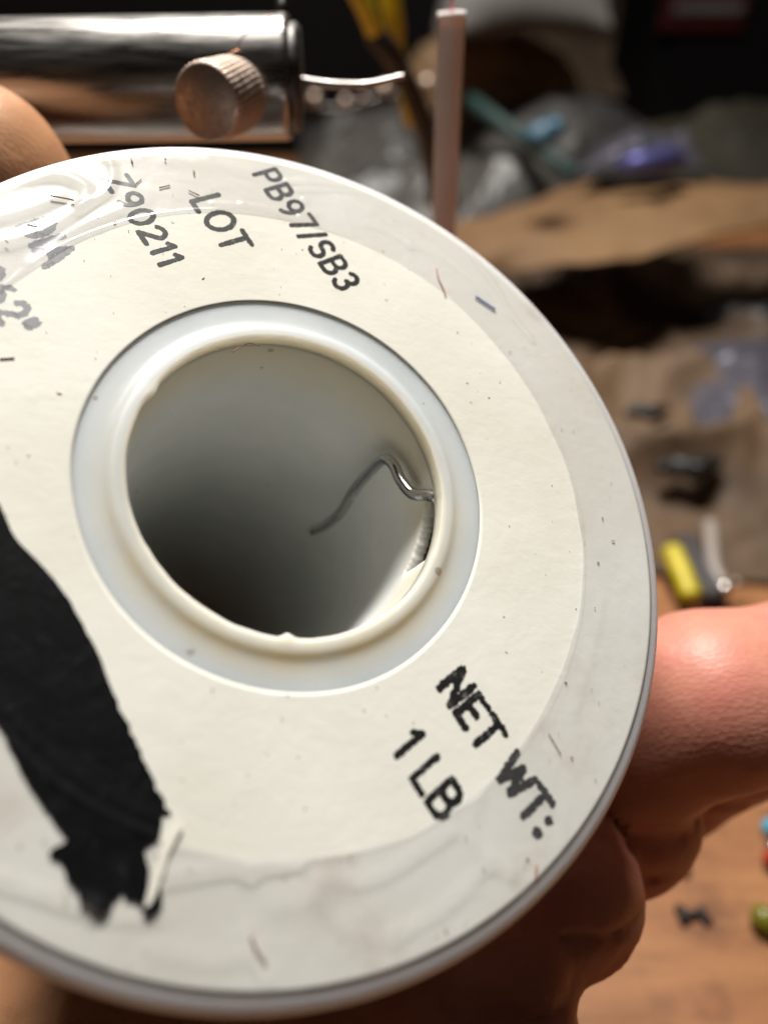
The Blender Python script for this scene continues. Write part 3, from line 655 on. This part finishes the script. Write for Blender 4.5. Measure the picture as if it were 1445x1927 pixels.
# ================================================================== THINGS ON THE TABLE
# small black bow-shaped clip
def blob_mesh(name, spheres, h, m, parent=None, k=.4, noise=.0, origin=None):
    P = np.array([s[:3] for s in spheres]); R = np.array([s[3] for s in spheres])
    l = (P-R[:, None]).min(0)-2*h-.3; u = (P+R[:, None]).max(0)+2*h+.3
    g = [np.arange(l[i], u[i]+h, h, dtype=np.float32) for i in range(3)]; X_, Y_, Z_ = np.meshgrid(*g, indexing='ij'); Fb = None
    for p, r_ in zip(P, R):
        d = np.sqrt((X_-p[0])**2+(Y_-p[1])**2+(Z_-p[2])**2)-r_; Fb = d if Fb is None else smin(Fb, d, k)
    if noise: Fb = Fb+noise*vnoise(np.stack([X_, Y_, Z_], -1)*1.3)
    V, F = surface_nets(Fb, l, h); return mesh(name, V-(origin if origin is not None else 0), F, m, parent)
_n = noise_node(M_black, 400, 4); bump(M_black, _n.outputs[0], .4, .0004)
M_boxblack = mat('matt_black_card', (.008, .0075, .008), .85, Specular_IOR_Level=.08)
_n = noise_node(M_boxblack, 60, 4); bump(M_boxblack, _n.outputs[0], .2, .001)
c0 = D(1300, 1724); ux = np.array([1, -.12, 0])
o = blob_mesh('clip', [(*(c0+np.array([-2.0, .8, .8])), .75), (*(c0+np.array([-1.9, -.8, .8])), .85), (*(c0+np.array([-.9, 0, .8])), .7), (*(c0+np.array([0, -.1, .8])), .55), (*(c0+np.array([.9, 0, .8])), .6), (*(c0+np.array([1.8, .7, .8])), .7), (*(c0+np.array([2.1, -.9, .8])), .8)], .2, M_black, None, .5, .1)
tag(o, 'small black bow-shaped scrap on bare wood, nearest the lower right', 'scrap')
c0 = D(1283, 1638)
o = blob_mesh('scrap', [(*(c0+np.array([-.5, .6, .8])), .9), (*(c0+np.array([.1, -.5, .8])), .95), (*(c0+np.array([.3, .2, .9])), .8)], .2, M_black, None, .5, .1)
tag(o, 'small rounded black scrap on the wood beside the curled fingers', 'scrap')
# olive glass bead / LED
M_olive = mat('olive_glass', (.30, .29, .03), .12, Transmission_Weight=.5, IOR=1.5); _n = noise_node(M_olive, 300, 3); bump(M_olive, _n.outputs[0], .2, .0003)
c0 = D(1440, 1745)
cap_ = empty('diode', 'olive green glassy diode lying at the right edge of the wood', 'component', c0)
V, F = place(lathe([(0, -3.0), (1.2, -2.8), (2.0, -2.2), (2.15, -1.0), (2.15, 1.2), (1.8, 2.2), (1.0, 2.9), (0, 3.1)], 32), np.array([0, 0, 2.15]), [.9, -.5, 0]); mesh('body', V, F, M_olive, cap_)
V, F = tube([np.array([2.6, -1.4, 2.1]), np.array([7, -3.9, 2.0]), np.array([12, -7, .4])], .25, 8); mesh('lead', V, F, M_solder, cap_)
# red and cyan ended component
M_red2 = mat('red_enamel', (.42, .02, .012), .25); _n = noise_node(M_red2, 200, 3); bump(M_red2, _n.outputs[0], .1, .0003)
M_cyan = mat('cyan_enamel', (.03, .42, .62), .25); _n = noise_node(M_cyan, 200, 3); bump(M_cyan, _n.outputs[0], .1, .0003)
c0 = D(1450, 1602)
rc = empty('capacitor', 'tiny silver component with red and cyan ends at the right edge of the wood', 'component', c0)
dv = np.array([.45, 1, 0]); 
for nm, z0_, z1_, m_, r_ in (('red_end', -4.2, -1.8, M_red2, 2.0), ('body', -1.8, 2.0, M_solder, 1.6), ('cyan_end', 2.0, 4.6, M_cyan, 2.0)):
    V, F = place(lathe([(0, z0_), (r_*.8, z0_+.05), (r_, z0_+.5), (r_, z1_-.5), (r_*.8, z1_-.05), (0, z1_)], 28), np.array([0, 0, 2.0]), dv); mesh(nm, V, F, m_, rc)

# crumpled sheets ---------------------------------------------------
def sheet(name, P00, P10, P11, P01, m, hgt=20, fs=.02, dome=0.0, seed=0, n=90, sharp=1.0, thick=.4):
    P00, P10, P11, P01 = map(np.array, (P00, P10, P11, P01))
    u, v = np.meshgrid(np.linspace(0, 1, n), np.linspace(0, 1, n), indexing='ij'); u_, v_ = u[..., None], v[..., None]
    P = P00*(1-u_)*(1-v_)+P10*u_*(1-v_)+P11*u_*v_+P01*(1-u_)*v_
    q = P[..., :2]*fs+seed*7.3; qq = np.concatenate([q, np.full((*u.shape, 1), seed*1.7)], -1)
    a = 1-np.abs(vnoise(qq)); b_ = 1-np.abs(vnoise(qq*2.1+5)); c_ = vnoise(qq*4.7+9); d_ = 1-np.abs(vnoise(qq*7.3+2))
    H = hgt*(.6*a**(1+sharp)+.3*b_**(1+sharp)+.07*c_+.10*d_)
    e = np.minimum(np.minimum(u, 1-u), np.minimum(v, 1-v)); H = H*np.clip(e*5+.15, 0, 1)+dome*np.sin(math.pi*u)*np.sin(math.pi*v)**.5
    P = P.copy(); P[..., 2] += H
    P[..., 0] += 6*vnoise(qq*1.5+20)*hgt/20; P[..., 1] += 6*vnoise(qq*1.5+40)*hgt/20
    F = [(i*n+j, (i+1)*n+j, (i+1)*n+j+1, i*n+j+1) for i in range(n-1) for j in range(n-1)]
    o = mesh(name, P.reshape(-1, 3), F, m); md = o.modifiers.new('t', 'SOLIDIFY'); md.thickness = thick*MM; return o
def tinted(name, c1, c2, rough, nsc=20, **kw):
    m = mat(name, c1, rough, **kw); n = noise_node(m, nsc, 5, .6); r = ramp(m, n.outputs[0], [(.35, c1), (.65, c2)])
    m.node_tree.links.new(r.outputs[0], m.node_tree.nodes['Principled BSDF'].inputs['Base Color']); nb = noise_node(m, nsc*6, 4); bump(m, nb.outputs[0], .3, .001); return m
M_kraft = tinted('kraft_paper', (.13, .066, .026), (.20, .11, .046), .75, 12)
M_kraft2 = tinted('stained_kraft_paper', (.02, .011, .007), (.16, .095, .05), .7, 15)
M_bag = tinted('clear_bag_plastic', (.035, .033, .033), (.11, .10, .09), .42, 14)
M_bagblue = tinted('antistatic_film', (.07, .07, .09), (.15, .14, .17), .4, 14, Metallic=.5)
M_teal = tinted('teal_plastic', (.012, .035, .032), (.02, .05, .043), .6)
M_grey = tinted('grey_cloth', (.09, .085, .08), (.16, .15, .14), .8)

def DZ(px, py, h=0): return D(px, py, h)
# the large folded kraft bag with its dark lower edge
def leaf(name, bot, top, m, bulge=30, n=60, seed=1):     # a curved sheet spanned between two pixel-free 3-D edges
    bot = spline(bot, 12); top = spline(top, 12); k = min(len(bot), len(top)); ti = np.linspace(0, len(bot)-1, n).astype(int); tj = np.linspace(0, len(top)-1, n).astype(int)
    Bt, Tp = bot[ti], top[tj]; V = []
    for i in range(n):
        for v in np.linspace(0, 1, n):
            p = Bt[i]*(1-v)+Tp[i]*v; p = p+np.array([0, -bulge*math.sin(math.pi*v)*.6, bulge*math.sin(math.pi*v)*.35]); V.append(p)
    V = np.array(V); nn = vnoise(V*.03+seed*9)*3.5+(1-np.abs(vnoise(V*.055+seed*5)))*3+vnoise(V*.15+seed)*.8
    V = V+nn[:, None]*np.array([0, -.6, .8]); F = [(i*n+j, (i+1)*n+j, (i+1)*n+j+1, i*n+j+1) for i in range(n-1) for j in range(n-1)]
    o = mesh(name, V, F, m); md = o.modifiers.new('t', 'SOLIDIFY'); md.thickness = .001*K; return o
o = leaf('paper_bag', [D(560, 660, 20), D(830, 520, 36), D(1000, 505, 40), D(1150, 498, 44), D(1300, 465, 46), D(1460, 425, 48), D(1700, 370, 50)],
         [D(560, 470, 30), D(830, 430, 44), D(960, 400, 46), D(1080, 350, 50), D(1220, 335, 52), D(1400, 352, 52), D(1700, 330, 52)], M_kraft, 9)
tag(o, 'broad brown kraft paper bag with a raised curved edge casting a dark gap', 'paper bag')
o = sheet('wrapping_paper', D(850, 1060), D(1700, 1130), D(1750, 480), D(800, 470), M_kraft2, 26, .020, 0, 3, 140); tag(o, 'crumpled stained brown paper spread over the table under the kraft bag', 'paper')
o = sheet('plastic_bag', D(1310, 840, 14), D(1560, 860, 14), D(1560, 640, 16), D(1300, 650, 16), M_bagblue, 6, .04, 3, 5, 70); tag(o, 'flat clear plastic bag with a faint lilac sheen at the right edge', 'bag')
o = sheet('plastic_bag', D(860, 430, 30), D(1240, 400, 30), D(1240, 260, 50), D(850, 250, 50), M_bag, 20, .022, 16, 8, 90); tag(o, 'crumpled greyish clear bag heaped behind the upright pink tube', 'bag')
o = sheet('plastic_bag', D(560, 430, 10), D(860, 440, 20), D(860, 240, 40), D(560, 240, 30), M_bag, 16, .03, 12, 12, 90); tag(o, 'grey clear bag between the steel bar and the upright pink tube', 'bag')
o = sheet('antistatic_bag', D(1090, 325, 60), D(1320, 320, 60), D(1310, 270, 64), D(1120, 280, 64), M_bagblue, 8, .04, 4, 15, 60); tag(o, 'shiny blue-violet antistatic bag on top of the kraft bag', 'bag')
o = sheet('cloth', D(840, 80, 100), D(1130, 70, 100), D(1130, 5, 105), D(830, 5, 105), M_grey, 40, .012, 50, 21, 70); tag(o, 'folded grey cloth at the back of the bench above the pink tube', 'cloth')
o = sheet('cloth', D(560, 160, 20), D(1250, 190, 20), D(1300, 60, 30), D(500, 60, 30), tinted('brown_cloth', (.10, .065, .04), (.22, .15, .10), .85), 50, .010, 30, 25, 90); tag(o, 'dark brown cloth bunched behind the clear bags', 'cloth')
o = sheet('rag', D(1180, 352, 20), D(1800, 360, 20), D(1900, 235, 30), D(1200, 240, 30), tinted('dark_rag', (.018, .015, .010), (.06, .05, .03), .8), 22, .02, 6, 31, 70); tag(o, 'dark rag lying between the kraft bag and the black box', 'rag')
# rounded tan pouch
c0 = D(925, 165, 60)
o = blob_mesh('pouch', [(c0[0]-25, c0[1], c0[2], 30), (c0[0]+25, c0[1], c0[2]-5, 28), (c0[0], c0[1]-8, c0[2]+8, 26)], 4, tinted('tan_leather', (.20, .12, .06), (.30, .19, .10), .7), None, 12, 4)
tag(o, 'rounded tan pouch behind the top of the pink tube', 'pouch')
# teal strap, blue cap
V, F = tube(spline([D(880, 185, 75), D(920, 215, 72), D(975, 255, 66), D(1040, 300, 60), D(1080, 330, 55)], 6), 3.5, 12)
o = mesh('strap', V, F, M_teal); tag(o, 'dark teal strap running diagonally over the clear bag', 'strap')
M_bluecap = mat('blue_cap', (.03, .09, .14), .45); c0 = D(1005, 252, 80)
_n = noise_node(M_bluecap, 60, 3); bump(M_bluecap, _n.outputs[0], .2, .001)
o = blob_mesh('bottle_cap', [(c0[0], c0[1]-6, c0[2], 5), (c0[0]+5, c0[1]-6, c0[2]+3, 4)], 1.5, M_bluecap, None, 3, 1); tag(o, 'small glossy light-blue cap on the clear bag', 'cap')
M_shine = mat('violet_foil', (.10, .10, .28), .45, .6); _n = noise_node(M_shine, 80, 3); bump(M_shine, _n.outputs[0], .4, .003)
V, F = tube(spline([D(1160, 312, 66), D(1200, 306, 68), D(1240, 302, 68), D(1275, 300, 66)], 5), [1.5, 2.5, 3, 3.5, 3.7, 4, 4, 4.5, 4.5, 4.5, 5, 5, 5, 5, 4.5, 3.5], 12)
o = mesh('foil_roll', V, F, M_shine); tag(o, 'bright violet roll of foil lying over the kraft bag', 'foil')
# big black box with a printed strip
def boxm(name, cx, cy, z0, sx, sy, sz, m, parent=None, bev=3, rot=0):
    import bmesh
    bm = bmesh.new(); bmesh.ops.create_cube(bm, size=1)
    for v in bm.verts: v.co = Vector((v.co.x*sx, v.co.y*sy, (v.co.z+.5)*sz))
    bmesh.ops.bevel(bm, geom=bm.edges[:], offset=bev, segments=3, affect='EDGES')
    for v in bm.verts: v.co *= MM
    me = bpy.data.meshes.new(name); bm.to_mesh(me); bm.free(); me.materials.append(m)
    o = bpy.data.objects.new(name, me); C.objects.link(o); o.rotation_euler.z = rot; o.location = Vector((cx, cy, z0))*MM
    if parent: o.parent = parent
    return o
pb = D(1330, 270, 0); bx = empty('toolbox', 'large black box with a red edge, upper right of the bench', 'box', (pb[0]+95, pb[1]+70, 0))
boxm('shell', 0, 0, 0, 290, 120, 240, M_boxblack, bx, 8)
def onbox(px, py):
    r_ = ray(px, py); q = CAMP+r_*((pb[1]+70-61)/r_[1]); return q[0]-pb[0]-95, q[2]
xa, za = onbox(1322, 18); boxm('red_trim', xa, -63, za-14, 62, 10, 26, tinted('dull_red', (.05, .004, .006), (.08, .006, .009), .5), bx, 2)
boxm('paper_tag', xa, -70, za-2, 50, 6, 7, tinted('grey_print', (.12, .11, .11), (.2, .19, .19), .6), bx, 1)
boxm('lid', 0, -4, 240, 296, 128, 26, M_boxblack, bx, 6)
# dark strip things lying across the back
o = boxm('tray', D(1010, 100, 0)[0], D(1010, 100, 0)[1]-40, 0, 330, 60, 60, M_boxblack, None, 6); tag(o, 'long low black tray at the back below the grey cloth', 'tray')
o = boxm('case', -120, 640, 0, 420, 110, 210, M_boxblack, None, 8); tag(o, 'black case behind the steel bar at upper left', 'case')
# yellow and black cords, upper middle
def cord(name, pts, r_, m, lab, cat='cord', group=None, n=8):
    V, F = tube(spline(pts, n), r_, 14); o = mesh(name, V, F, m); tag(o, lab, cat, group); return o
cord('plier_handle', [U(640, -70, 130), U(668, -20, 133), U(688, 18, 136), U(704, 58, 140)], 1.7, M_yellow, 'left one of two yellow tool grips at the top edge beside the pink tube', 'tool grip')
cord('plier_handle', [U(712, -70, 138), U(728, -20, 141), U(738, 22, 144), U(744, 62, 148)], 2.0, M_yellow, 'right one of two yellow tool grips at the top edge beside the pink tube', 'tool grip')
cord('cable', [U(700, 60, 142), U(730, 95, 144), U(762, 150, 150), U(790, 215, 156), U(812, 300, 166), U(820, 380, 176)], 2.1, M_black, 'black cable running down behind the tip of the steel rod', 'cable')
cord('cable', [U(745, 60, 150), U(752, 120, 156), U(765, 190, 160), U(775, 232, 165)], 1.5, M_yellow, 'thin yellow lead beside the black cable behind the steel rod', 'cable')
# row of shiny beads (pinkish out of focus highlights)
M_bead = mat('bright_metal', (.95, .85, .80), .30, 1.0); _n = noise_node(M_bead, 300, 2); bump(M_bead, _n.outputs[0], .1, .0005)
bb = []
for px, py, r_ in ((592, 186, 1.5), (650, 192, 1.3), (683, 185, .8), (722, 167, 1.6), (803, 158, 1.8)):
    V, F = place(lathe([(r_*math.cos(t), r_*math.sin(t)) for t in np.linspace(-math.pi/2, math.pi/2, 12)], 20), [0, 0, 0], [0, 0, 1])
    p = U(px, py, 260); o = mesh('bead', V*1.5, F, M_screw); o.location = Vector(p)*MM; bb.append(o)
for o, lb in zip(bb, ('shiny metal bead just right of the steel bar end', 'second shiny bead right of the steel bar, under the thin rod', 'tiny shiny bead midway under the thin rod', 'shiny bead under the tip of the thin rod', 'shiny bead touching the left side of the pink tube')): tag(o, lb, 'bead', 'shiny beads behind the thin rod')
V, F = tube(spline([U(575, 200, 262), U(640, 204, 262), U(720, 182, 262), U(810, 172, 262)], 8), 1.0, 8); o = mesh('chain', V, F, M_dark); tag(o, 'dark metal chain strung under the shiny beads', 'chain')

# yellow stick, dark chip and bright lens near the right finger
cord('stick', [D(1262, 1035, 9), D(1278, 1070, 8), D(1300, 1125, 6)], 2.6, M_yellow, 'short yellow plastic stick above the fingertip at the right', 'stick')
V, F = tube(spline([D(1288, 1020, 5), D(1315, 1075, 5), D(1345, 1130, 4)], 6), 3.2, 12); o = mesh('handle', V, F, tinted('dark_grey_rubber', (.03, .026, .026), (.06, .05, .05), .6)); tag(o, 'dark grey rubber handle beside the yellow stick', 'handle')
cord('cable', [D(1335, 985, 8), D(1338, 1030, 8), D(1343, 1070, 7), D(1358, 1100, 6)], 1.7, mat('pale_cable_sheath', (.35, .30, .27), .4), 'pale cable ending in a bright metal tip above the fingertip', 'cable')
V, F = lathe([(2.0*math.cos(t), 2.0*math.sin(t)) for t in np.linspace(-math.pi/2, math.pi/2, 12)], 20)
o = mesh('cable_tip', V, F, M_bead); o.location = Vector(D(1362, 1108, 6))*MM; tag(o, 'bright round metal tip above the fingertip', 'metal tip')
V, F = lathe([(1.3*math.cos(t), 1.3*math.sin(t)) for t in np.linspace(-math.pi/2, math.pi/2, 12)], 20)
o = mesh('bead', V, F, M_screw); o.location = Vector(D(1384, 1098, 6))*MM; tag(o, 'small dull bead right of the bright cable tip', 'bead')
# dark scraps in the brown paper
for i, (px, py, s, lb) in enumerate(((1405, 622, 17, 'black oblong scrap at the right edge on the brown paper'), (1290, 905, 8, 'dark leaf-like scrap on the brown paper, above the yellow stick'), (1212, 800, 6, 'small dark scrap on the brown paper beside the spool rim'))):
    c0 = D(px, py, 10); o = blob_mesh('scrap', [(c0[0]-s, c0[1], c0[2]+5, s*.28), (c0[0]-s*.4, c0[1]+s*.1, c0[2]+5, s*.36), (c0[0]+s*.1, c0[1]-s*.2, c0[2]+5, s*.42), (c0[0]+s*.55, c0[1]+s*.1, c0[2]+5, s*.34), (c0[0]+s, c0[1]+2, c0[2]+5, s*.22)], 1.2, M_black, None, 3, .8); tag(o, lb, 'scrap')
